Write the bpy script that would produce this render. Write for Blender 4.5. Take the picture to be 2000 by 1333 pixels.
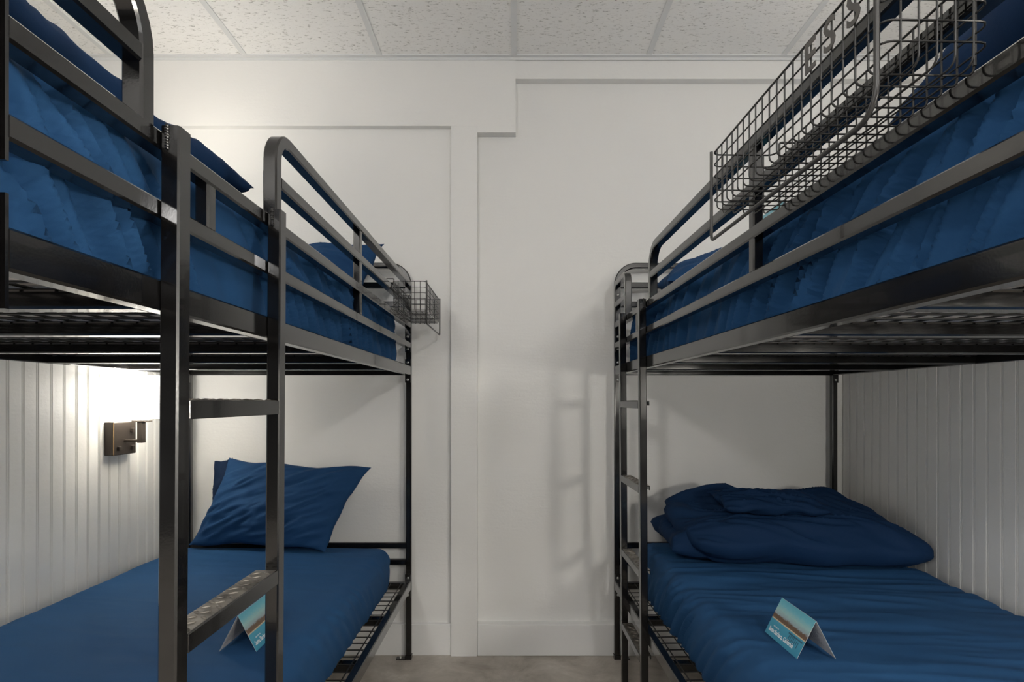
import bpy, bmesh, math, random
from mathutils import Vector, Matrix, noise
C = bpy.context.scene.collection
for o in list(bpy.data.objects): bpy.data.objects.remove(o)
PI = math.pi
F = 1045.0; VX, VY = 1004.0, 785.0; CAMZ = 1.161      # focal length in px, vanishing point, eye height

# ---------------------------------------------------------------- camera
cam = bpy.data.cameras.new('camera'); cam.sensor_width = 36; cam.lens = F/2000*36
cam.shift_x = -(VX-1000)/2000; cam.shift_y = (VY-666.5)/2000; cam.clip_start = .02
co = bpy.data.objects.new('camera', cam); C.objects.link(co)
co.location = (0, 0, CAMZ); co.rotation_euler = (PI/2, 0, 0)
bpy.context.scene.camera = co
# ---------------------------------------------------------------- world, view
w = bpy.data.worlds.new('world'); bpy.context.scene.world = w; w.use_nodes = True
wn, wl = w.node_tree.nodes, w.node_tree.links       # added fill: strong from both sides, dimmed straight behind so metal fronts stay dark
wt = wn.new('ShaderNodeTexCoord'); wsx = wn.new('ShaderNodeSeparateXYZ'); wl.new(wt.outputs['Generated'], wsx.inputs[0])
wa = wn.new('ShaderNodeMath'); wa.operation = 'ABSOLUTE'; wl.new(wsx.outputs[0], wa.inputs[0])
wr = wn.new('ShaderNodeMapRange'); wr.interpolation_type = 'SMOOTHSTEP'; wl.new(wa.outputs[0], wr.inputs[0])
wr.inputs[1].default_value = .62; wr.inputs[2].default_value = .88; wr.inputs[3].default_value = .07; wr.inputs[4].default_value = 3.6
wl.new(wr.outputs[0], wn['Background'].inputs[1]); wn['Background'].inputs[0].default_value = (1, .99, .97, 1)
vs = bpy.context.scene.view_settings
vs.view_transform = 'Standard'; vs.look = 'None'; vs.gamma = 1; vs.use_curve_mapping = False
vs.exposure = .10
bpy.context.scene.cycles.diffuse_bounces = 7
# ---------------------------------------------------------------- ceiling lamps behind the camera
def lamp(name, loc, size, power, col=(1, .975, .945)):
    l = bpy.data.lights.new(name, 'POINT'); l.shadow_soft_size = size/2; l.energy = power; l.color = col
    o = bpy.data.objects.new(name, l); C.objects.link(o); o.location = loc
    return o
lamp('ceiling_lamp_light', (1.0, -1.75, 2.20), .24, 60)
lamp('ceiling_lamp_light', (-1.0, -1.75, 2.20), .24, 60)

# ---------------------------------------------------------------- materials
def newmat(name, col, rough=.5, **k):
    m = bpy.data.materials.new(name); m.use_nodes = True
    b = m.node_tree.nodes['Principled BSDF']
    b.inputs['Base Color'].default_value = (*col, 1); b.inputs['Roughness'].default_value = rough
    for kk, v in k.items(): b.inputs[kk.replace('_', ' ')].default_value = v
    return m, m.node_tree.nodes, m.node_tree.links, b
def tex(n, l, kind, scale=(1, 1, 1), coord='Object', **k):
    tc = n.new('ShaderNodeTexCoord'); mp = n.new('ShaderNodeMapping'); mp.inputs['Scale'].default_value = scale
    l.new(tc.outputs[coord], mp.inputs[0]); t = n.new(kind); l.new(mp.outputs[0], t.inputs['Vector'])
    for kk, v in k.items(): t.inputs[kk].default_value = v
    return t
def bump(n, l, b, src, strength, dist=.001):
    bp = n.new('ShaderNodeBump'); bp.inputs['Strength'].default_value = strength; bp.inputs['Distance'].default_value = dist
    l.new(src, bp.inputs['Height'])
    if b.inputs['Normal'].is_linked: l.new(b.inputs['Normal'].links[0].from_socket, bp.inputs['Normal'])
    l.new(bp.outputs[0], b.inputs['Normal'])
def ramp(n, l, src, stops):
    r = n.new('ShaderNodeValToRGB'); e = r.color_ramp.elements
    while len(e) < len(stops): e.new(.5)
    for i, (p, c) in enumerate(stops): e[i].position = p; e[i].color = (*c, 1)
    l.new(src, r.inputs[0]); return r.outputs[0]

def wall_mat(name, col, rough=.55):
    m, n, l, b = newmat(name, col, rough)
    t = tex(n, l, 'ShaderNodeTexNoise', (1, 1, 1), Scale=90, Detail=4); bump(n, l, b, t.outputs[0], .35, .0015)
    t2 = tex(n, l, 'ShaderNodeTexNoise', (1, 1, 6), Scale=14, Detail=3); bump(n, l, b, t2.outputs[0], .25, .002)
    return m
M_wall = wall_mat('white_wall_paint', (.80, .797, .78))
M_bead = wall_mat('beadboard_paint', (.79, .785, .76), .4)
M_base = wall_mat('baseboard_paint', (.83, .83, .82), .4)
# ceiling tile
m, n, l, b = newmat('ceiling_tile', (.7, .69, .66), .9)
t = tex(n, l, 'ShaderNodeTexNoise', (.55, 1.7, 1), Scale=95, Detail=3, Roughness=.6)
l.new(ramp(n, l, t.outputs[0], [(.30, (.42, .41, .39)), (.42, (.90, .895, .88))]), b.inputs['Base Color'])
bump(n, l, b, t.outputs[0], .6, .003); M_tile = m
M_tbar, *_ = newmat('ceiling_bar_paint', (.72, .73, .73), .5)
# concrete
m, n, l, b = newmat('concrete', (.3, .27, .24), .55)
t = tex(n, l, 'ShaderNodeTexNoise', (1, 1, 1), Scale=5, Detail=9, Roughness=.68, Distortion=.5)
l.new(ramp(n, l, t.outputs[0], [(.28, (.26, .225, .19)), (.45, (.40, .36, .315)), (.6, (.50, .46, .41)), (.75, (.66, .62, .57))]), b.inputs['Base Color'])
bump(n, l, b, t.outputs[0], .2, .002); M_floor = m
# black metal
m, n, l, b = newmat('black_powder_coated_steel', (.006, .0056, .0055), .2)
t = tex(n, l, 'ShaderNodeTexNoise', (1, 1, 1), Scale=7, Detail=5)
l.new(ramp(n, l, t.outputs[0], [(.35, (.10,)*3), (.7, (.22,)*3)]), b.inputs['Roughness'])
t = tex(n, l, 'ShaderNodeTexNoise', (1, 1, 1), Scale=300, Detail=2); bump(n, l, b, t.outputs[0], .08, .0006)
b.inputs['Specular IOR Level'].default_value = .65; b.inputs['Coat Weight'].default_value = .35; b.inputs['Coat Roughness'].default_value = .04
M_black = m
# worn tread plate
m, n, l, b = newmat('worn_tread_plate', (.16, .145, .125), .36, Metallic=.55)
t = tex(n, l, 'ShaderNodeTexNoise', (1, 1, 1), Scale=28, Detail=5)
l.new(ramp(n, l, t.outputs[0], [(.35, (.10, .09, .08)), (.65, (.30, .275, .24))]), b.inputs['Base Color']); M_tread = m
M_bolt, *_ = newmat('bright_bolt', (.5, .49, .47), .3, Metallic=1.0)
M_wire, *_ = newmat('black_wire', (.014, .0135, .013), .35)
M_hoop, *_ = newmat('grey_black_wire_frame', (.035, .034, .033), .32)
M_letter, *_ = newmat('dark_steel_lettering', (.075, .07, .065), .5)
M_tick, *_ = newmat('white_mattress_ticking', (.82, .79, .75), .9)
M_bronze, n_, l_, b_ = newmat('oil_rubbed_bronze', (.045, .036, .03), .4, Metallic=.6)
M_bronze_edge, *_ = newmat('worn_bronze_edge', (.4, .26, .13), .4, Metallic=.8)
def fabric(name, col, dark):
    m, n, l, b = newmat(name, col, .75)
    b.inputs['Sheen Weight'].default_value = 0.0; b.inputs['Sheen Roughness'].default_value = .4
    b.inputs['Sheen Tint'].default_value = (.35, .5, .8, 1)
    b.inputs['Specular IOR Level'].default_value = .12
    t = tex(n, l, 'ShaderNodeTexNoise', (1, 1, 1), Scale=2.2, Detail=3)
    l.new(ramp(n, l, t.outputs[0], [(.3, dark), (.7, col)]), b.inputs['Base Color'])
    t = tex(n, l, 'ShaderNodeTexNoise', (1, 1, 1), Scale=700, Detail=2); bump(n, l, b, t.outputs[0], .25, .0006)
    t = tex(n, l, 'ShaderNodeTexNoise', (.5, 1.2, 1), Scale=30, Detail=5, Distortion=.8); bump(n, l, b, t.outputs[0], .22, .003)
    return m
M_sheet = fabric('blue_cotton_sheet', (.023, .083, .198), (.018, .068, .168))
M_comf = fabric('navy_comforter_cotton', (.007, .028, .080), (.006, .024, .068))
M_pcase = fabric('blue_pillowcase_cotton', (.015, .056, .142), (.012, .048, .125))
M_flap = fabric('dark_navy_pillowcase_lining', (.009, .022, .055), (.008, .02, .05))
M_thread, *_ = newmat('light_seam_thread', (.06, .12, .22), .8)
m, n, l, b = newmat('lamp_shade_fabric', (.9, .88, .83), .8)
def shade_mat(st):
    m, n, l, b = newmat('lit_lamp_shade_fabric', (.75, .73, .68), .8)
    b.inputs['Emission Color'].default_value = (1, .95, .86, 1); b.inputs['Emission Strength'].default_value = st; return m
m, n, l, b = newmat('glowing_bulb', (.9, .88, .83), .8)
b.inputs['Emission Color'].default_value = (1, .93, .82, 1); b.inputs['Emission Strength'].default_value = 8
M_bulb = m
M_paper, *_ = newmat('white_card_paper', (.6, .58, .56), .6)
M_ink, *_ = newmat('faint_grey_print', (.33, .31, .30), .7)
M_white, *_ = newmat('white_print', (.85, .85, .85), .6)
M_pier, *_ = newmat('dark_teal_print', (.03, .12, .19), .6)
# printed seaside picture
m, n, l, b = newmat('seaside_print', (.2, .5, .6), .35)
tc = n.new('ShaderNodeTexCoord'); sep = n.new('ShaderNodeSeparateXYZ'); l.new(tc.outputs['UV'], sep.inputs[0])
t = n.new('ShaderNodeTexNoise'); t.inputs['Scale'].default_value = 16; t.inputs['Detail'].default_value = 4; l.new(tc.outputs['UV'], t.inputs['Vector'])
ma = n.new('ShaderNodeMath'); ma.operation = 'MULTIPLY_ADD'; l.new(t.outputs[0], ma.inputs[0]); ma.inputs[1].default_value = -.13; l.new(sep.outputs[1], ma.inputs[2])
mb = n.new('ShaderNodeMath'); mb.operation = 'ADD'; l.new(ma.outputs[0], mb.inputs[0]); mb.inputs[1].default_value = .065
top = ramp(n, l, mb.outputs[0], [(0, (.3, .17, .08)), (.56, (.13, .075, .045)), (.60, (.30, .38, .42)), (.72, (.33, .56, .55)), (.86, (.16, .50, .60)), (1, (.10, .42, .55))])
low = ramp(n, l, sep.outputs[1], [(0, (.03, .27, .42)), (.43, (.05, .34, .50)), (.44, (.60, .50, .33)), (.47, (.62, .5, .34))])
mx = n.new('ShaderNodeMix'); mx.data_type = 'RGBA'; gt = n.new('ShaderNodeMath'); gt.operation = 'GREATER_THAN'
l.new(sep.outputs[1], gt.inputs[0]); gt.inputs[1].default_value = .465; l.new(gt.outputs[0], mx.inputs[0])
l.new(low, mx.inputs[6]); l.new(top, mx.inputs[7]); l.new(mx.outputs[2], b.inputs['Base Color']); M_print = m

# ---------------------------------------------------------------- mesh helpers
def add_box(bm, x0, x1, y0, y1, z0, z1):
    vs_ = [bm.verts.new((x, y, z)) for x in (x0, x1) for y in (y0, y1) for z in (z0, z1)]
    for f in ((0, 1, 3, 2), (4, 6, 7, 5), (0, 4, 5, 1), (2, 3, 7, 6), (0, 2, 6, 4), (1, 5, 7, 3)):
        bm.faces.new([vs_[i] for i in f])
def rect_profile(w, h, c):
    w /= 2; h /= 2
    return [(w, -h+c), (w, h-c), (w-c, h), (-w+c, h), (-w, h-c), (-w, -h+c), (-w+c, -h), (w-c, -h)]
def circ_profile(r, n=6): return [(r*math.cos(2*PI*i/n), r*math.sin(2*PI*i/n)) for i in range(n)]
def sweep(bm, pts, prof, axis, closed=False):
    """profile x runs along `axis`, profile y along the in-plane normal"""
    pts = [Vector(p) for p in pts]; axis = Vector(axis).normalized(); rings = []; N = len(pts)
    for i, p in enumerate(pts):
        if closed: a, c = pts[i-1], pts[(i+1) % N]
        else: a, c = pts[max(i-1, 0)], pts[min(i+1, N-1)]
        t = (c-a).normalized()
        d1 = (p-a).normalized() if (p-a).length > 1e-7 else t
        k = 1/max(.5, t.dot(d1))
        nn = t.cross(axis).normalized()
        rings.append([bm.verts.new(p + axis*q[0] + nn*q[1]*k) for q in prof])
    m_ = len(prof)
    for i in range(N if closed else N-1):
        r0, r1 = rings[i], rings[(i+1) % N]
        for j in range(m_): bm.faces.new((r0[j], r0[(j+1) % m_], r1[(j+1) % m_], r1[j]))
    if not closed:
        bm.faces.new(list(reversed(rings[0]))); bm.faces.new(rings[-1])
def fillet(pts, r, n=6):
    """round the inner corners of a polyline; r may be a list"""
    pts = [Vector(p) for p in pts]; out = [pts[0]]
    for i in range(1, len(pts)-1):
        p = pts[i]; a = (pts[i-1]-p).normalized(); c = (pts[i+1]-p).normalized()
        rr = r[i-1] if isinstance(r, (list, tuple)) else r
        if rr <= 0: out.append(p); continue
        for k in range(n+1):
            s = k/n; ang = s*PI/2
            q = p + a*rr*(1-math.sin(ang)) + c*rr*(1-math.cos(ang)); out.append(q)
    out.append(pts[-1]); return out
def link(name, bm, mat, parent=None, sharp=35, smooth=True):
    bmesh.ops.recalc_face_normals(bm, faces=bm.faces)
    me = bpy.data.meshes.new(name); bm.to_mesh(me); bm.free()
    for mm in (mat if isinstance(mat, (list, tuple)) else [mat]): me.materials.append(mm)
    if smooth:
        me.polygons.foreach_set('use_smooth', [True]*len(me.polygons)); me.set_sharp_from_angle(angle=math.radians(sharp))
    o = bpy.data.objects.new(name, me); C.objects.link(o); o.parent = parent
    return o
def thing(name, label, cat, loc=(0, 0, 0), rz=0, group=None):
    o = bpy.data.objects.new(name, None); C.objects.link(o); o.location = loc; o.rotation_euler = (0, 0, rz)
    o.empty_display_size = .05; o['label'] = label; o['category'] = cat
    if group: o['group'] = group
    return o
def struct(name, bm, mat, smooth=False):
    o = link(name, bm, mat, None, smooth=smooth); o['kind'] = 'structure'; return o
def bevel(o, wdt=.002, seg=2):
    md = o.modifiers.new('bevel', 'BEVEL'); md.width = wdt; md.segments = seg; md.limit_method = 'ANGLE'; return o
def text_mesh(name, body, size, extrude, mat, matrix, parent, xs=1.0, bold=0.0, align='LEFT'):
    cu = bpy.data.curves.new(name, 'FONT'); cu.body = body; cu.size = size; cu.extrude = extrude; cu.offset = bold; cu.align_x = align
    cu.resolution_u = 3
    tmp = bpy.data.objects.new('tmp', cu); C.objects.link(tmp)
    bpy.context.view_layer.update()
    me = bpy.data.meshes.new_from_object(tmp.evaluated_get(bpy.context.evaluated_depsgraph_get()))
    bpy.data.objects.remove(tmp); bpy.data.curves.remove(cu)
    me.transform(matrix @ Matrix.Diagonal((xs, 1, 1, 1))); me.materials.clear(); me.materials.append(mat); me.name = name
    o = bpy.data.objects.new(name, me); C.objects.link(o); o.parent = parent; return o
def nz(x, y, z): return noise.noise(Vector((x, y, z)))
def clamp(a, lo, hi): return max(lo, min(hi, a))
def sstep(a, b_, x):
    t_ = clamp((x-a)/(b_-a), 0, 1); return t_*t_*(3-2*t_)

# ---------------------------------------------------------------- the room
WY = 2.436; SC = 429.0; CEIL = CAMZ + (VY-111)/SC
def wx(px): return (px-VX)/SC
def wz(py): return CAMZ + (VY-py)/SC
bm = bmesh.new(); add_box(bm, -3.3, 3.3, -3.2, 2.6, -.05, 0); struct('floor', bm, M_floor)
bm = bmesh.new(); add_box(bm, -3.3, 3.3, -3.2, 2.6, CEIL, CEIL+.05); struct('ceiling', bm, M_tile)
bm = bmesh.new()
for k in range(-5, 6): add_box(bm, k*.6096-.012, k*.6096+.012, -3.2, WY-.0205, CEIL-.0035, CEIL+.001)
for yy in (2.95-1.2192*2, 2.95-1.2192*3, 2.95-1.2192*4): add_box(bm, -3.3, 3.3, yy-.012, yy+.012, CEIL-.004, CEIL+.001)
struct('trim_1', bm, M_tbar)
bm = bmesh.new(); add_box(bm, -3.3, 3.3, WY-.020, WY+.001, CEIL-.0045, CEIL+.001); add_box(bm, -3.3, 3.3, WY-.003, WY+.001, CEIL-.016, CEIL-.004)
struct('trim_2', bm, M_tbar)
bm = bmesh.new()
add_box(bm, -3.3, wx(906), WY+.030, 2.6, 0, CEIL); add_box(bm, wx(906), 3.3, WY+.044, 2.6, 0, CEIL)
struct('wall_far', bm, M_wall)
bm = bmesh.new()     # header boards
add_box(bm, -3.3, wx(932), WY, WY+.05, wz(246), CEIL); add_box(bm, wx(932), wx(1007), WY, WY+.05, wz(259), CEIL); add_box(bm, wx(1007), 3.3, WY+.004, WY+.05, wz(153), CEIL)
struct('trim_3', bm, M_wall)
bm = bmesh.new(); add_box(bm, wx(880.5), wx(932), WY-.001, WY+.05, 0, wz(246)); bevel(struct('trim_4', bm, M_wall), .002)
bm = bmesh.new(); add_box(bm, -3.3, wx(880.5)-.001, WY+.008, WY+.04, 0, .143); bevel(struct('baseboard_left', bm, M_base), .003)
bm = bmesh.new(); add_box(bm, wx(932)+.001, 3.3, WY+.004, WY+.05, 0, .143); bevel(struct('baseboard_right', bm, M_base), .003)
def beadboard(name, X, sx, ztop, ya, pitch=.0505):
    """vertical beaded boards; sx = direction the face looks"""
    bm = bmesh.new(); prof = []
    y = ya
    while y < WY+.02:
        prof += [(0, y), (0, y+pitch-.0115), (-.0058, y+pitch-.0098), (-.0058, y+pitch-.0084), (-.0004, y+pitch-.0066), (-.0004, y+pitch-.0050), (-.0058, y+pitch-.0032), (-.0058, y+pitch-.0018)]
        y += pitch
    lo = [bm.verts.new((X+sx*p[0], p[1], 0)) for p in prof]; hi = [bm.verts.new((X+sx*p[0], p[1], ztop)) for p in prof]
    for i in range(len(prof)-1): bm.faces.new((lo[i], lo[i+1], hi[i+1], hi[i]))
    add_box(bm, X-sx*.09, X-sx*.0065, ya, WY+.02, 0, ztop)
    add_box(bm, X-sx*.10, X+sx*.010, ya-.01, WY-.002, ztop, ztop+.025)
    return struct(name, bm, M_bead)
PW = 1.520
beadboard('wall_left', -PW, 1, 2.20, .45-.0505*2); beadboard('wall_right', PW, -1, 2.20, -.60)
bm = bmesh.new(); add_box(bm, -3.4, -3.3, -1.0, 2.6, 0, CEIL); struct('wall_outer_left', bm, M_wall)
bm = bmesh.new(); add_box(bm, 3.3, 3.4, -1.0, 2.6, 0, CEIL); struct('wall_outer_right', bm, M_wall)

# ---------------------------------------------------------------- bunk beds
# local frame: origin on the floor at the far aisle corner, x = sx * distance into the bed, y = 0 at far end, negative to the camera
TW, TH = .027, .025
BL = 1.931            # length between outer faces of the two end frames, minus posts
BW = 1.018
Z_LOOP, Z_L2, Z_G1, Z_G2, Z_RT, Z_RB = 1.704, 1.610, 1.518, 1.427, 1.322, 1.281
L_RT, L_RB = .355, .315
def bunk(label, sx, loc, rz, spans, tall, short, lad, rungs, dz=0):
    root = thing('bunk_bed', label, 'bunk bed', loc, rz, None)
    AX = (1, 0, 0)
    X = lambda u: sx*u
    def tube(bm, p, q, w_=TW, h_=TH, ax=AX): sweep(bm, [p, q], rect_profile(w_, h_, .003), ax)
    # end frames (posts with an arched top rail)
    for yc in (.0125, -BL-.006):
        bm = bmesh.new(); hw = .0125
        pts = fillet([(X(hw), yc, .004), (X(hw), yc, 1.775), (X(BW-hw), yc, 1.775), (X(BW-hw), yc, .004)], .085, 10)
        sweep(bm, pts, rect_profile(.025, .025, .004), (0, 1, 0))
        fr = link('end_frame', bm, M_black, root)
        for z in (1.686, 1.600, .512, .437):
            bm = bmesh.new(); tube(bm, (X(.025), yc, z), (X(BW-.025), yc, z), .022, .026, (0, 1, 0)); link('crossbar', bm, M_black, fr)
        for z in (Z_RB+.014, L_RB+.014):
            bm = bmesh.new(); tube(bm, (X(.025), yc, z), (X(BW-.025), yc, z), .025, .030, (0, 1, 0)); link('crossbar', bm, M_black, fr)
        for u in (.0125, BW-.0125):
            s = 1 if u < .5 else -1
            bm = bmesh.new(); add_box(bm, X(u)-.0145, X(u)+.0145, yc-.0145, yc+.0145, 0, .018)
            link('foot_cap', bm, M_black, fr, smooth=False)
            bm = bmesh.new(); add_box(bm, X(u+s*.013), X(u+s*.055), yc-.016, yc+.010, 0, .004); link('floor_bracket', bm, M_black, fr, smooth=False)
            bm = bmesh.new(); bmesh.ops.create_cone(bm, cap_ends=True, segments=8, radius1=.006, radius2=.005, depth=.008, matrix=Matrix.Translation((X(u+s*.037), yc-.003, .008))); link('bolt', bm, M_bolt, fr)
    # mounting plates with bolts, at both ends of every rail
    y_in = [-.001, -BL+.0135]
    def plate(parent, u, z0, z1, end, bolts):
        yy = y_in[end]; d = -1 if end == 0 else 1
        bm = bmesh.new(); add_box(bm, X(u)-.0125, X(u)+.0125, min(yy, yy+d*.004), max(yy, yy+d*.004), z0, z1)
        pl = link('mounting_plate', bm, M_black, parent, smooth=False)
        for z in bolts:
            bm = bmesh.new(); bmesh.ops.create_uvsphere(bm, u_segments=10, v_segments=6, radius=.006, matrix=Matrix.Translation((X(u), yy+d*.005, z)) @ Matrix.Diagonal((1, .6, 1, 1)))
            b_ = link('bolt', bm, M_bolt, parent)
    ys, ye = -.005, -BL+.0175
    for (zt, zb, kind) in ((Z_RT, Z_RB, 'upper'), (L_RT, L_RB, 'lower')):
        for u in (TW/2, BW-TW/2):
            s = 1 if u < .5 else -1
            bm = bmesh.new()
            sweep(bm, [(X(u), ys, (zt+zb)/2), (X(u), ye, (zt+zb)/2)], rect_profile(TW, zt-zb, .003), AX)
            sr = link('side_rail', bm, M_black, root)
            for e in (0, 1): plate(sr, u, zb-.035, zt+.03, e, (zb-.022, zt+.014) if e == 0 else ())
        for y in (-.37, -.72, -1.07, -1.42, -1.70) if kind == 'upper' else (-.37, -.72, -1.07, -1.42, -1.70):
            bm = bmesh.new(); tube(bm, (X(TW), y, zb+.0125), (X(BW-TW), y, zb+.0125), .030, .025, (0, 1, 0)); link('cross_slat', bm, M_black, root)
        bm = bmesh.new(); zz = zb+.0275; rr = .0022
        y = -.02
        while y > -BL+.03: sweep(bm, [(X(TW+.001), y, zz), (X(BW-TW-.001), y, zz)], circ_profile(rr, 5), (0, 1, 0)); y -= .048
        u = TW+.015
        while u < BW-TW: sweep(bm, [(X(u), -.012, zz+.003), (X(u), -BL+.03, zz+.003)], circ_profile(rr, 5), (1, 0, 0)); u += .046
        link('wire_mesh', bm, M_wire, root)
    # guard rails: aisle side
    bm = bmesh.new(); u = TW/2
    for zt in (Z_G1, Z_G2): sweep(bm, [(X(u), ys, zt-TH/2), (X(u), ye, zt-TH/2)], rect_profile(TW, TH, .003), AX)
    g = link('guard_rail', bm, M_black, root)
    plate(g, u, Z_G2-.045, Z_LOOP-.03, 0, (Z_G2+.025, Z_G2-.03, Z_LOOP-.065)); plate(g, u, Z_G2-.045, Z_LOOP, 1, ())
    for (a, c, r) in spans:          # loops: a = end on the frame, c = free end with a rounded corner
        bm = bmesh.new(); zl = Z_LOOP-TH/2
        sweep(bm, fillet([(X(u), a, zl), (X(u), c, zl), (X(u), c, Z_G1-.003)], r, 8), rect_profile(TW, TH, .003), AX)
        d = TH/2 if c < a else -TH/2
        sweep(bm, [(X(u), a, Z_L2-TH/2), (X(u), c+d, Z_L2-TH/2)], rect_profile(TW, TH, .003), AX)
        link('guard_loop', bm, M_black, g)
    for y, z0, z1 in [(y, Z_G2, Z_LOOP-TH) for y in tall] + [(y, Z_G2, Z_G1-TH) for y in short]:
        bm = bmesh.new(); sweep(bm, [(X(u), y, z0), (X(u), y, z1)], rect_profile(.022, .022, .003), AX); link('guard_upright', bm, M_black, g)
    # guard rail, wall side
    bm = bmesh.new(); u = BW-TW/2
    for zt in (Z_G1, Z_G2): sweep(bm, [(X(u), ys, zt-TH/2), (X(u), ye, zt-TH/2)], rect_profile(TW, TH, .003), AX)
    link('guard_rail', bm, M_black, root)
    # ladder, hooked outside the aisle rail and leaning in at the foot
    bm = bmesh.new(); lean = .010; ztop = Z_G1+.004; LW = .025; xo = -.0135
    lx = lambda z: X(xo + lean*(1-z/ztop))
    for y in lad:
        sweep(bm, [(lx(0), y, .0), (lx(ztop), y, ztop)], rect_profile(LW, .027, .0025), AX)
    la = link('ladder', bm, M_black, root)
    y0, y1 = max(lad)-.0135, min(lad)+.0135
    for z in rungs:
        xa = lx(z)-sx*.0125; bm = bmesh.new()
        q = lambda du: xa+sx*du
        add_box(bm, min(q(0), q(.003)), max(q(0), q(.003)), y1, y0, z-.026, z)          # front lip
        add_box(bm, min(q(.003), q(.042)), max(q(.003), q(.042)), y1, y0, z-.003, z)     # tread
        add_box(bm, min(q(.039), q(.042)), max(q(.039), q(.042)), y1, y0, z-.016, z-.003)
        rg = link('rung', bm, M_black, la, smooth=False); bevel(rg, .001, 1)
        bm = bmesh.new(); y = y1+.016; k = 0
        while y < y0-.01:                                  # raised diamond pattern
            for du, ang in (((.012, .6), (.031, -.6)) if k % 2 == 0 else ((.021, -.6), (.034, .6))):
                bmesh.ops.create_uvsphere(bm, u_segments=8, v_segments=5, radius=1, matrix=Matrix.Translation((q(du), y, z)) @ Matrix.Rotation(ang*sx, 4, 'Z') @ Matrix.Diagonal((.0088, .0028, .0030, 1)))
            y += .020; k += 1
        add_box(bm, min(q(.004), q(.041)), max(q(.004), q(.041)), y1+.001, y0-.001, z, z+.0006)
        link('tread_pattern', bm, M_tread, la)
    # weld beads where rails meet
    rnd = random.Random(3)
    for y in lad:
        bm = bmesh.new()
        for k in range(9):
            r = rnd.uniform(.0024, .0036)
            bmesh.ops.create_uvsphere(bm, u_segments=7, v_segments=5, radius=r, matrix=Matrix.Translation((lx(ztop)+sx*.003, y-.0145, ztop-.001-k*.0036)))
        link('weld_bead', bm, M_black, la)
    return root
def wy(Y): return Y-2.405
left_bed = bunk('black metal bunk bed on the left, its ladder near the glowing wall lamp', -1, (-.463, 2.405, 0), 0,
    spans=[(-.005, wy(1.055), .055), (-BL+.0175, wy(.678), .085)], tall=[wy(1.63)], short=[wy(.826)],
    lad=(wy(.712), wy(1.015)), rungs=[1.163, .845, .527, .209])
right_bed = bunk('black metal bunk bed on the right, its ladder near the far wall', 1, (.4525, 2.405, 0), .0227,
    spans=[(-.005, wy(2.21), .035), (-BL+.0175, wy(1.845), .07)], tall=[wy(1.095)], short=[wy(2.03)],
    lad=(wy(2.194), wy(1.890)), rungs=[1.163, .861, .56, .258])

# ---------------------------------------------------------------- mattresses under fitted sheets
def sheet_bm(x0, x1, y0, y1, z0, z1, r, fold, seed, top_amp=.004, aisle=1):
    """rounded box, finely gridded, side pleats and shallow wrinkles; open underneath with a turned-in hem"""
    st = .012; bm = bmesh.new()
    nx, ny, nzz = int((x1-x0)/.016), int((y1-y0)/.0055), max(8, int((z1-z0)/.009))
    rp = random.Random(seed); pleats = []; y_ = y0
    while y_ < max(y1, x1):
        dens = .5+.5*math.sin(y_*5.1+seed)+.25*math.sin(y_*13+seed*2)
        y_ += rp.uniform(.012, .035) + .09*max(0, 1-dens)**2
        pleats.append((y_, rp.uniform(.72, 1.0), rp.uniform(-.015, .02), rp.uniform(.007, .017), rp.uniform(.25, 1.0)*(.4+.6*clamp(dens, 0, 1)), rp.uniform(.45, 1.1)))
    cache = {}
    ix0, ix1, iy0, iy1, iz1 = x0+r, x1-r, y0+r, y1-r, z1-r
    def vert(i, j, k):
        key = (i, j, k)
        if key in cache: return cache[key]
        p = Vector((x0+(x1-x0)*i/nx, y0+(y1-y0)*j/ny, z0+(z1-z0)*k/nzz))
        c_ = Vector((clamp(p.x, ix0, ix1), clamp(p.y, iy0, iy1), min(p.z, iz1)))
        dd = p-c_
        nrm = dd.normalized() if dd.length > 1e-6 else Vector((0, 0, 1))
        q = c_ + nrm*r if dd.length > 1e-6 else p
        side = 1-abs(nrm.z)                         # 1 on the flanks
        if k == nzz and side < .01: nrm = Vector((0, 0, 1))
        along = q.y if abs(nrm.x) >= abs(nrm.y) else q.x
        sl = along + .45*(q.z-z0)*(1 if aisle > 0 else -1)
        d = 0
        if fold:
            zz_ = (q.z-z0)/(z1-z0); f = 0
            for (s0, k1, k2, wd, dp, hi) in pleats:
                t_ = along + k1*(q.z-z0) + k2*zz_*zz_ - s0
                if abs(t_) < .09:
                    f += dp*(-math.exp(-(t_/wd)**2) + .75*math.exp(-((t_-1.9*wd)/(1.5*wd))**2))*(1-sstep(hi, hi+.35, zz_))
            d += side*fold*(1.1*math.tanh(f) + .5*nz(along*5, q.z*3, seed))
        tp = 1-side
        d += tp*top_amp*(nz(q.x*2.5, q.y*9, seed)*1.2 + (1-abs(nz(q.x*3+seed, q.y*17+q.x*2.2, 2.1))*2)*.55)
        if k == 0: nrm = Vector((nrm.x, nrm.y, 0)); q = q - nrm*.012
        if side > .02 and fold: d += side*.010*math.sin(PI*clamp((q.z-z0)/(z1-z0), 0, 1))
        q = q + nrm*d
        v = bm.verts.new(q); cache[key] = v; return v
    def quad(a, b_, c_, d): bm.faces.new((vert(*a), vert(*b_), vert(*c_), vert(*d)))
    for i in range(nx):
        for j in range(ny): quad((i, j, nzz), (i+1, j, nzz), (i+1, j+1, nzz), (i, j+1, nzz))
    for k in range(nzz):
        for i in range(nx):
            quad((i, 0, k), (i+1, 0, k), (i+1, 0, k+1), (i, 0, k+1)); quad((i, ny, k), (i, ny, k+1), (i+1, ny, k+1), (i+1, ny, k))
        for j in range(ny):
            quad((0, j, k), (0, j, k+1), (0, j+1, k+1), (0, j+1, k)); quad((nx, j, k), (nx, j+1, k), (nx, j+1, k+1), (nx, j, k+1))
    return bm
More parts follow.
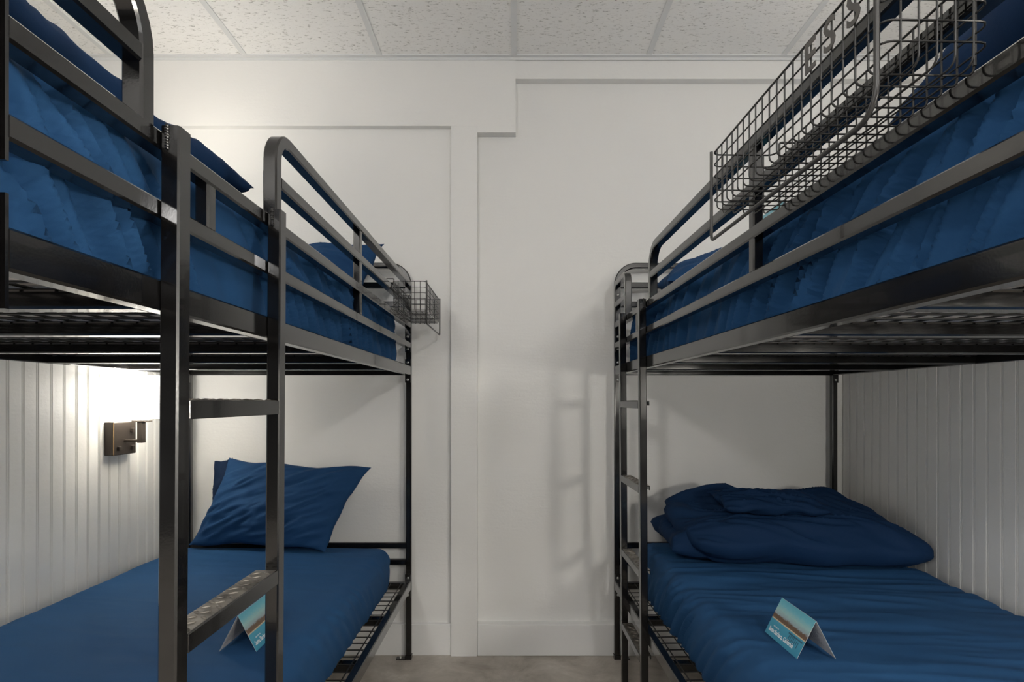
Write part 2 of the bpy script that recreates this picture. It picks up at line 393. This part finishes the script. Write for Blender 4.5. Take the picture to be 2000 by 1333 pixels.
def mattress(label, loc, rz, x0, x1, y0, y1, z0, z1, fold, seed, aisle, r=.045, top_amp=.004, mat=None):
    root = thing('mattress', label, 'mattress', loc, rz, None)
    bm = bmesh.new(); add_box(bm, x0+.055, x1-.055, y0+.055, y1-.055, z0, z1-.045); bevel(link('mattress_core', bm, M_tick, root, smooth=False), .01)
    link('fitted_sheet', sheet_bm(x0, x1, y0, y1, z0+.004, z1, r, fold, seed, top_amp, aisle), mat or M_sheet, root, sharp=80)
    return root
Y0, Y1 = -1.90, -.115
mattress('bare blue-sheeted mattress of the lower left bunk, pillow propped at its end', (-.463, 2.405, 0), 0, -.995, -.075, -1.90, -.085, .350, .535, .006, 11, 1, top_amp=.003)
mattress('blue-sheeted mattress of the lower right bunk, beneath the heaped comforter and its card', (.4525, 2.405, 0), .010, .088, 1.028, -1.90, -.085, .350, .548, .016, 23, -1, top_amp=.009)
mattress('blue-sheeted mattress of the upper left bunk behind the guard rails', (-.463, 2.405, 0), 0, -.975, -.050, -1.90, -.10, 1.315, 1.545, .034, 37, 1)
mattress('blue-sheeted mattress of the upper right bunk, its sheet hanging in deep pleats', (.4525, 2.405, 0), .0227, .058, .975, -1.90, -.10, 1.315, 1.545, .036, 53, -1)

# ---------------------------------------------------------------- pillows and comforters
def pad(bm, TL, TR, BL_, BR, T, seed, wr=.006, floor_z=None, pw=.5, dirv=(1, 3), nu=70, nv=50, pinch=.05, lumps=0, front=None, flat=.5):
    """soft cushion between four corners (u: left-right, v: bottom-top), bulging T thick"""
    TL, TR, BL_, BR = map(Vector, (TL, TR, BL_, BR))
    N = (TR-TL+BR-BL_).cross(TL-BL_+TR-BR).normalized()
    cu = (TR+TL+BR+BL_)/4
    grid = {}
    for s in (1, -1):
        for i in range(nu+1):
            for j in range(nv+1):
                edge = i in (0, nu) or j in (0, nv)
                if edge and s == -1: grid[s, i, j] = grid[1, i, j]; continue
                u, v = i/nu, j/nv
                p = (BL_*(1-u)+BR*u)*(1-v) + (TL*(1-u)+TR*u)*v
                e = (p-cu)
                pin = pinch*(4*u*(1-u)*(abs(2*v-1)**3) + 4*v*(1-v)*(abs(2*u-1)**3))
                p = p - e*pin*1.0
                pr = (max(0, math.sin(PI*u))**pw)*(max(0, math.sin(PI*v))**pw)
                h = T*flat*pr if s > 0 else T*(1-flat)*pr
                a = dirv[0]*u + dirv[1]*v
                wv = nz(a*2.6+seed, (dirv[1]*u-dirv[0]*v)*.7, seed*1.7)
                w2 = nz(a*6+seed, (dirv[1]*u-dirv[0]*v)*1.6, seed*.7+9)
                w3 = nz(u*3+seed, v*3, seed)
                d = wr*(1.3*(1-abs(wv)*3)*.7 + .6*(1-abs(w2)*3)) + lumps*w3
                edgef = sstep(0, .12, min(u, v, 1-u, 1-v))
                q = p + N*s*(h + d*(.25+.75*edgef)*(1 if not edge else 0))
                q = q + Vector((nz(u*4, v*4, seed+5), nz(u*4, v*4, seed+7), nz(u*4, v*4, seed+11)))*wr*1.5
                if floor_z is not None:
                    fz = floor_z if not callable(floor_z) else floor_z(q.x, q.y)
                    if q.z < fz: q.z = fz + (.0015 if s > 0 else 0)
                grid[s, i, j] = bm.verts.new(q)
    for s in (1, -1):
        for i in range(nu):
            for j in range(nv):
                f = [grid[s, i, j], grid[s, i+1, j], grid[s, i+1, j+1], grid[s, i, j+1]]
                if s < 0: f.reverse()
                if len(set(f)) == 4:
                    try: bm.faces.new(f)
                    except ValueError: pass
# lower left pillow
pl = thing('pillow', 'blue pillow propped upright on the lower left bunk', 'pillow', (-1.03, 2.27, .535), 0, None)
def rel(p, o=(-1.03, 2.27, .535)): return (p[0]-o[0], p[1]-o[1], p[2]-o[2])
bm = bmesh.new(); pad(bm, rel((-1.262, 2.37, .912)), rel((-.625, 2.345, .872)), rel((-1.375, 2.26, .555)), rel((-.775, 2.19, .545)), .17, 4, .010, .003, dirv=(-2.2, 2.6), pw=.5, pinch=.08)
link('pillow_body', bm, M_pcase, pl, sharp=85)
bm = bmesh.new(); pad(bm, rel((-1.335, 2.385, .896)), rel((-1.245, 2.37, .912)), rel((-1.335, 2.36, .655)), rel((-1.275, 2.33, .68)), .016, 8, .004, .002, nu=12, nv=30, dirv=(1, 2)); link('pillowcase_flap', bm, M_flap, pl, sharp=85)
bm = bmesh.new()
# upper left pillow
pu = thing('pillow', 'blue pillow leaning at the far end of the upper left bunk', 'pillow', (-.85, 2.2, 1.547))
def rel2(p): return (p[0]+.85, p[1]-2.2, p[2]-1.547)
bm = bmesh.new(); pad(bm, rel2((-1.16, 2.24, 1.79)), rel2((-.545, 2.25, 1.825)), rel2((-1.18, 2.10, 1.56)), rel2((-.625, 2.14, 1.56)), .17, 14, .007, .004, dirv=(1.5, 2.5), pw=.5)
link('pillow_body', bm, M_pcase, pu, sharp=85)
# upper right pillow (far end)
pr_ = thing('pillow', 'blue pillow lying at the far end of the upper right bunk', 'pillow', (.9, 2.15, 1.547))
def rel3(p): return (p[0]-.9, p[1]-2.15, p[2]-1.547)
bm = bmesh.new(); pad(bm, rel3((.60, 2.27, 1.66)), rel3((1.22, 2.25, 1.70)), rel3((.56, 1.95, 1.60)), rel3((1.2, 1.9, 1.60)), .20, 21, .010, .004, dirv=(2, 1), pw=.5, lumps=.02)
link('pillow_body', bm, M_pcase, pr_, sharp=85)

# lower right comforter
cf = thing('comforter', 'navy comforter folded in a heap on the lower right bunk', 'comforter', (1.0, 2.1, .559))
def rc(p): return (p[0]-1.0, p[1]-2.1, p[2]-.553)
bm = bmesh.new()
pad(bm, rc((.585, 2.30, .640)), rc((1.42, 2.32, .66)), rc((.590, 2.00, .600)), rc((1.40, 1.93, .60)), .15, 31, .014, .003, pw=.28, dirv=(1, 2.4), lumps=.02, nu=100, nv=60)
pad(bm, rc((.655, 2.33, .720)), rc((1.36, 2.33, .745)), rc((.680, 1.95, .635)), rc((1.500, 1.91, .600)), .19, 36, .020, .003, pw=.36, dirv=(1.2, 2.2), lumps=.035, nu=130, nv=100, pinch=-.10, flat=.36)
pad(bm, rc((.78, 2.17, .790)), rc((1.16, 2.13, .790)), rc((.80, 2.02, .752)), rc((1.18, 1.98, .745)), .055, 41, .009, None, pw=.35, dirv=(1, 2), nu=60, nv=36, pinch=.05)
link('comforter_body', bm, M_comf, cf, sharp=85)
# upper left comforter (near end)
c2 = thing('comforter', 'navy comforter heaped on the upper left bunk by the ladder top', 'comforter', (-.9, .9, 1.547))
def r2(p): return (p[0]+.9, p[1]-.9, p[2]-1.547)
bm = bmesh.new()
pad(bm, r2((-1.30, 1.16, 1.66)), r2((-.595, 1.225, 1.650)), r2((-1.30, .50, 1.66)), r2((-.600, .50, 1.645)), .18, 51, .012, .003, pw=.4, dirv=(1, 2.4), lumps=.03, nu=90, nv=80, flat=.45)
link('comforter_body', bm, M_comf, c2, sharp=85)
# upper right comforter (near end)
c3 = thing('comforter', 'navy comforter heaped behind the wire basket on the upper right bunk', 'comforter', (1.05, .95, 1.547))
def r3(p): return (p[0]-1.05, p[1]-.95, p[2]-1.547)
bm = bmesh.new()
pad(bm, r3((.70, 1.00, 1.68)), r3((1.38, 1.05, 1.78)), r3((.64, .55, 1.72)), r3((1.36, .55, 1.80)), .26, 61, .014, .003, pw=.42, dirv=(2, 1.4), lumps=.03, nu=90, nv=80, flat=.45)
link('comforter_body', bm, M_comf, c3, sharp=85)

# ---------------------------------------------------------------- wire baskets
def basket(label, sx, loc, rz, L, depth, letters, near_r=.03):
    """origin at the far end of the basket on the outer face of the guard rail; -sx is towards the aisle"""
    root = thing('wire_basket', label, 'basket', loc, rz, 'wire baskets hung on the guard rails')
    zt, zb = 1.616, 1.508; bm = bmesh.new(); r = .0012; P = circ_profile(r, 5)
    xb, xf = -sx*.004, -sx*depth
    n = round((L-.012)/.0205)
    for i in range(1, n):
        y = -L*i/n
        sweep(bm, fillet([(xf, y, zt), (xf, y, zb), (xb, y, zb), (xb, y, zt)], .007, 3), P, (0, 1, 0))
    m_ = round(depth/.0205)
    for i in range(1, m_):
        x = xb+(xf-xb)*i/m_
        sweep(bm, fillet([(x, 0, zt), (x, 0, zb-.002), (x, -L, zb-.002), (x, -L, zt)], .010, 3), P, (1, 0, 0))
    for k in range(5):
        z = zt-(zt-zb)*k/5; rr = .012
        c_ = fillet([((xb+xf)/2, 0, z), (xf, 0, z), (xf, -L, z), (xb, -L, z), (xb, 0, z), ((xb+xf)/2+.0001, 0, z)], rr, 3)
        sweep(bm, c_, P if k else circ_profile(.0016, 6), (0, 0, 1))
    link('wire_grid', bm, M_wire, root, sharp=80)
    bm = bmesh.new(); xh = xf-sx*.003
    sweep(bm, fillet([(xh, -.002, zt+.004), (xh, -.002, 1.457), (xh, -L+.004, 1.457), (xh, -L+.004, zt+.004)], [.010, near_r], 5), circ_profile(.003, 8), (1, 0, 0))
    link('frame_hoop', bm, M_hoop, root, sharp=80)
    for y in (-.02, -L+.02):      # hooks over the guard rail
        bm = bmesh.new(); sweep(bm, fillet([(xb, y, zb+.01), (xb, y, 1.630), (xb+sx*.032, y, 1.630), (xb+sx*.032, y, 1.598)], .004, 3), circ_profile(.002, 6), (0, 1, 0))
        link('hook', bm, M_hoop, root, sharp=80)
    if letters:
        for ch, y in zip('ESS', letters):
            Mx = Matrix(((0, 0, -1, xf-.003), (-1, 0, 0, y), (0, 1, 0, 1.575), (0, 0, 0, 1)))
            t_ = text_mesh('letter', ch, .0545, .0006, M_letter, Mx, root, xs=1.0, bold=.0006)
    return root
def on_right(Y, u=0):   # world point on the right bed's outer face
    d = 2.405-Y; return (.4525 + math.sin(.0227)*d + u, 2.405-d*math.cos(.0227))
x_, y_ = on_right(.988)
basket('black wire basket with metal lettering hung on the upper right guard rail', 1, (x_-.001, y_, 0), .0227, .440, .118, [.988-.0-.988-.303, -.344, -.387])
basket('small black wire basket hung at the far end of the upper left guard rail', -1, (-.462, 2.385, 0), 0, .365, .128, None, .012)

# ---------------------------------------------------------------- tent cards
def card(label, loc, rz, W=.152, H=.1, spread=.046, face=-1):
    """ridge along local y; printed leaf on the local `face` side of x"""
    root = thing('tent_card', label, 'card', loc, rz, 'folded picture cards on the beds')
    h = math.sqrt(H*H-spread*spread); th = .0006
    def leaf(s, z_up):
        bm = bmesh.new(); uvl = bm.loops.layers.uv.new('uv')
        A = [(s*spread, -W/2, 0), (s*spread, W/2, 0), (0, W/2, h), (0, -W/2, h)]
        off = Vector((s*h, 0, spread)).normalized()*th
        v0 = [bm.verts.new(Vector(p)) for p in A]; v1 = [bm.verts.new(Vector(p)+off) for p in A]
        f = bm.faces.new(v1)
        uvs = [(0, 0), (1, 0), (1, 1), (0, 1)] if face > 0 else [(1, 0), (0, 0), (0, 1), (1, 1)]
        for lp, uv in zip(f.loops, uvs): lp[uvl].uv = uv
        f.material_index = 1 if s == face else 0
        bm.faces.new(list(reversed(v0)))
        for i in range(4): bm.faces.new((v0[i], v0[(i+1) % 4], v1[(i+1) % 4], v1[i]))
        return bm
    bm = leaf(face, 0); front = link('printed_leaf', bm, [M_paper, M_print], root, smooth=False)
    back = link('back_leaf', leaf(-face, 0), [M_paper, M_print], root, smooth=False)
    # frame on the printed leaf: X reading direction, Y up the leaf, Z outwards
    ey = Vector((-face*spread, 0, h)).normalized(); ez = Vector((face*h, 0, spread)).normalized(); ex = ey.cross(ez)
    o = Vector((face*spread, 0, 0)) - ex*W/2 + ez*(th+.0002)
    Mx = Matrix(((ex.x, ey.x, ez.x, o.x), (ex.y, ey.y, ez.y, o.y), (ex.z, ey.z, ez.z, o.z), (0, 0, 0, 1)))
    text_mesh('printed_title', 'Santa Barbara, California', .0155, .0001, M_white, Mx @ Matrix.Translation((.010, .012, 0)), front, xs=.72, bold=.0003)
    bm = bmesh.new()      # small illegible flourish above the title
    sweep(bm, [(.022+.0012*k, .0285+.0016*math.sin(k*1.7), .0001) for k in range(22)], circ_profile(.0004, 4), (0, 0, 1))
    bm.transform(Mx); link('printed_flourish', bm, M_white, front, smooth=False)
    bm = bmesh.new()
    for k in range(7): add_box(bm, .092+k*.0065, .0945+k*.0065, .018+.002*(k % 3), .034-.0012*k+.006, 0, .00012)
    add_box(bm, .086, .145, .036, .0395, 0, .00012); bm.transform(Mx); link('printed_pier', bm, M_pier, front, smooth=False)
    # faint text lines inside the back leaf
    ey2 = Vector((face*spread, 0, h)).normalized(); ez2 = Vector((face*h, 0, -spread)).normalized(); ex2 = ey2.cross(ez2)
    o2 = Vector((-face*spread, 0, 0)) - ex2*W/2 + ez2*.0002
    M2 = Matrix(((ex2.x, ey2.x, ez2.x, o2.x), (ex2.y, ey2.y, ez2.y, o2.y), (ex2.z, ey2.z, ez2.z, o2.z), (0, 0, 0, 1)))
    bm = bmesh.new(); rnd = random.Random(5)
    for k in range(12): add_box(bm, .012, .14-rnd.random()*.03, .018+k*.0062, .0198+k*.0062, 0, .0001)
    bm.transform(M2); link('printed_lines', bm, M_ink, back, smooth=False)
    return root
card('turquoise picture card folded like a tent on the lower right bunk', (.710, 1.337, .554), .03, face=-1)
card('turquoise picture card folded like a tent, behind the left ladder on the lower bunk', (-.688, 1.408, .538), 0, face=1)
card('folded picture card on the upper right bunk, barely showing below the wire basket', (.640, 1.345, 1.549), .0227, face=-1)

# ---------------------------------------------------------------- wall sconces
def sconce(label, X, sx, Y, z, power, glow):
    """on a side wall; sx = direction into the room"""
    root = thing('wall_sconce', label, 'lamp', (X, Y, z), 0, None)
    bm = bmesh.new(); add_box(bm, 0, sx*.036, -.059, .059, -.0625, .0625); bp = bevel(link('backplate', bm, M_bronze, root, smooth=False), .003)
    bm = bmesh.new()
    for yy in (-.0590,): add_box(bm, sx*.0345, sx*.0366, yy-.0004, yy+.0016, -.060, .060)
    link('worn_edge', bm, M_bronze_edge, bp, smooth=False)
    for (yy, zz) in ((-.036, -.038), (.034, -.038), (.034, .028)):
        bm = bmesh.new(); add_box(bm, sx*.036, sx*.046, yy-.007, yy+.007, zz-.008, zz+.008); bevel(link('switch_knob', bm, M_bronze, bp, smooth=False), .0015)
    bm = bmesh.new()
    sweep(bm, [(sx*.036, 0, -.010), (sx*.10, 0, -.010)], rect_profile(.014, .010, .001), (0, 1, 0))
    add_box(bm, sx*.088, sx*.108, -.010, .010, -.018, .062); add_box(bm, sx*.075, sx*.125, -.022, .022, .062, .068)
    bevel(link('arm', bm, M_bronze, root, smooth=False), .001)
    # open fabric shade, rounded rectangle
    bm = bmesh.new(); cx = sx*.112; zb, zt = .076, .236; n = 40; rings = []
    for (zz, k, t_) in ((zb, 1, 0), (zb+.006, 1, 0), (zt-.006, .97, 0), (zt, .97, 0)):
        ring = []
        for i in range(n):
            a = 2*PI*i/n; ca, sa = math.cos(a), math.sin(a); e = .28
            hx, hy = (.098-t_)*k, (.064-t_)*k
            ring.append(bm.verts.new((cx+hx*math.copysign(abs(ca)**e, ca), hy*math.copysign(abs(sa)**e, sa), zz)))
        rings.append(ring)
    for a, b_ in ((0, 1), (1, 2), (2, 3)):
        for i in range(n): bm.faces.new((rings[a][i], rings[a][(i+1) % n], rings[b_][(i+1) % n], rings[b_][i]))
    link('lamp_shade', bm, shade_mat(glow), root, sharp=50)
    bm = bmesh.new(); bmesh.ops.create_uvsphere(bm, u_segments=16, v_segments=10, radius=.024, matrix=Matrix.Translation((cx, 0, .150)))
    add_box(bm, cx-.008, cx+.008, -.008, .008, .066, .130); link('bulb', bm, M_bulb, root)
    l_ = bpy.data.lights.new('sconce_light', 'POINT'); l_.energy = power; l_.color = (1, .95, .88); l_.shadow_soft_size = .045
    lo = bpy.data.objects.new('sconce_light', l_); C.objects.link(lo); lo.parent = root; lo.location = (cx, 0, .195)
    return root
sconce('lit fabric-shaded lamp on the left beadboard wall above the lower bunk', -PW, 1, 2.042, 1.022, 5, 7.5)
sconce('lit lamp on the left partition above the upper bunk, hidden behind bedding and rails', -PW, 1, 2.05, 1.90, 3.5, 4.5)
sconce('lit lamp on the right partition above the upper bunk, hidden behind the bedding', PW, -1, 1.25, 1.90, 8, 7)
sconce('unseen fill lamp added on the right beadboard wall behind the camera', PW, -1, -.25, 1.022, 8, 78)  # added out of view, very strong, to brighten the space under the right bunk
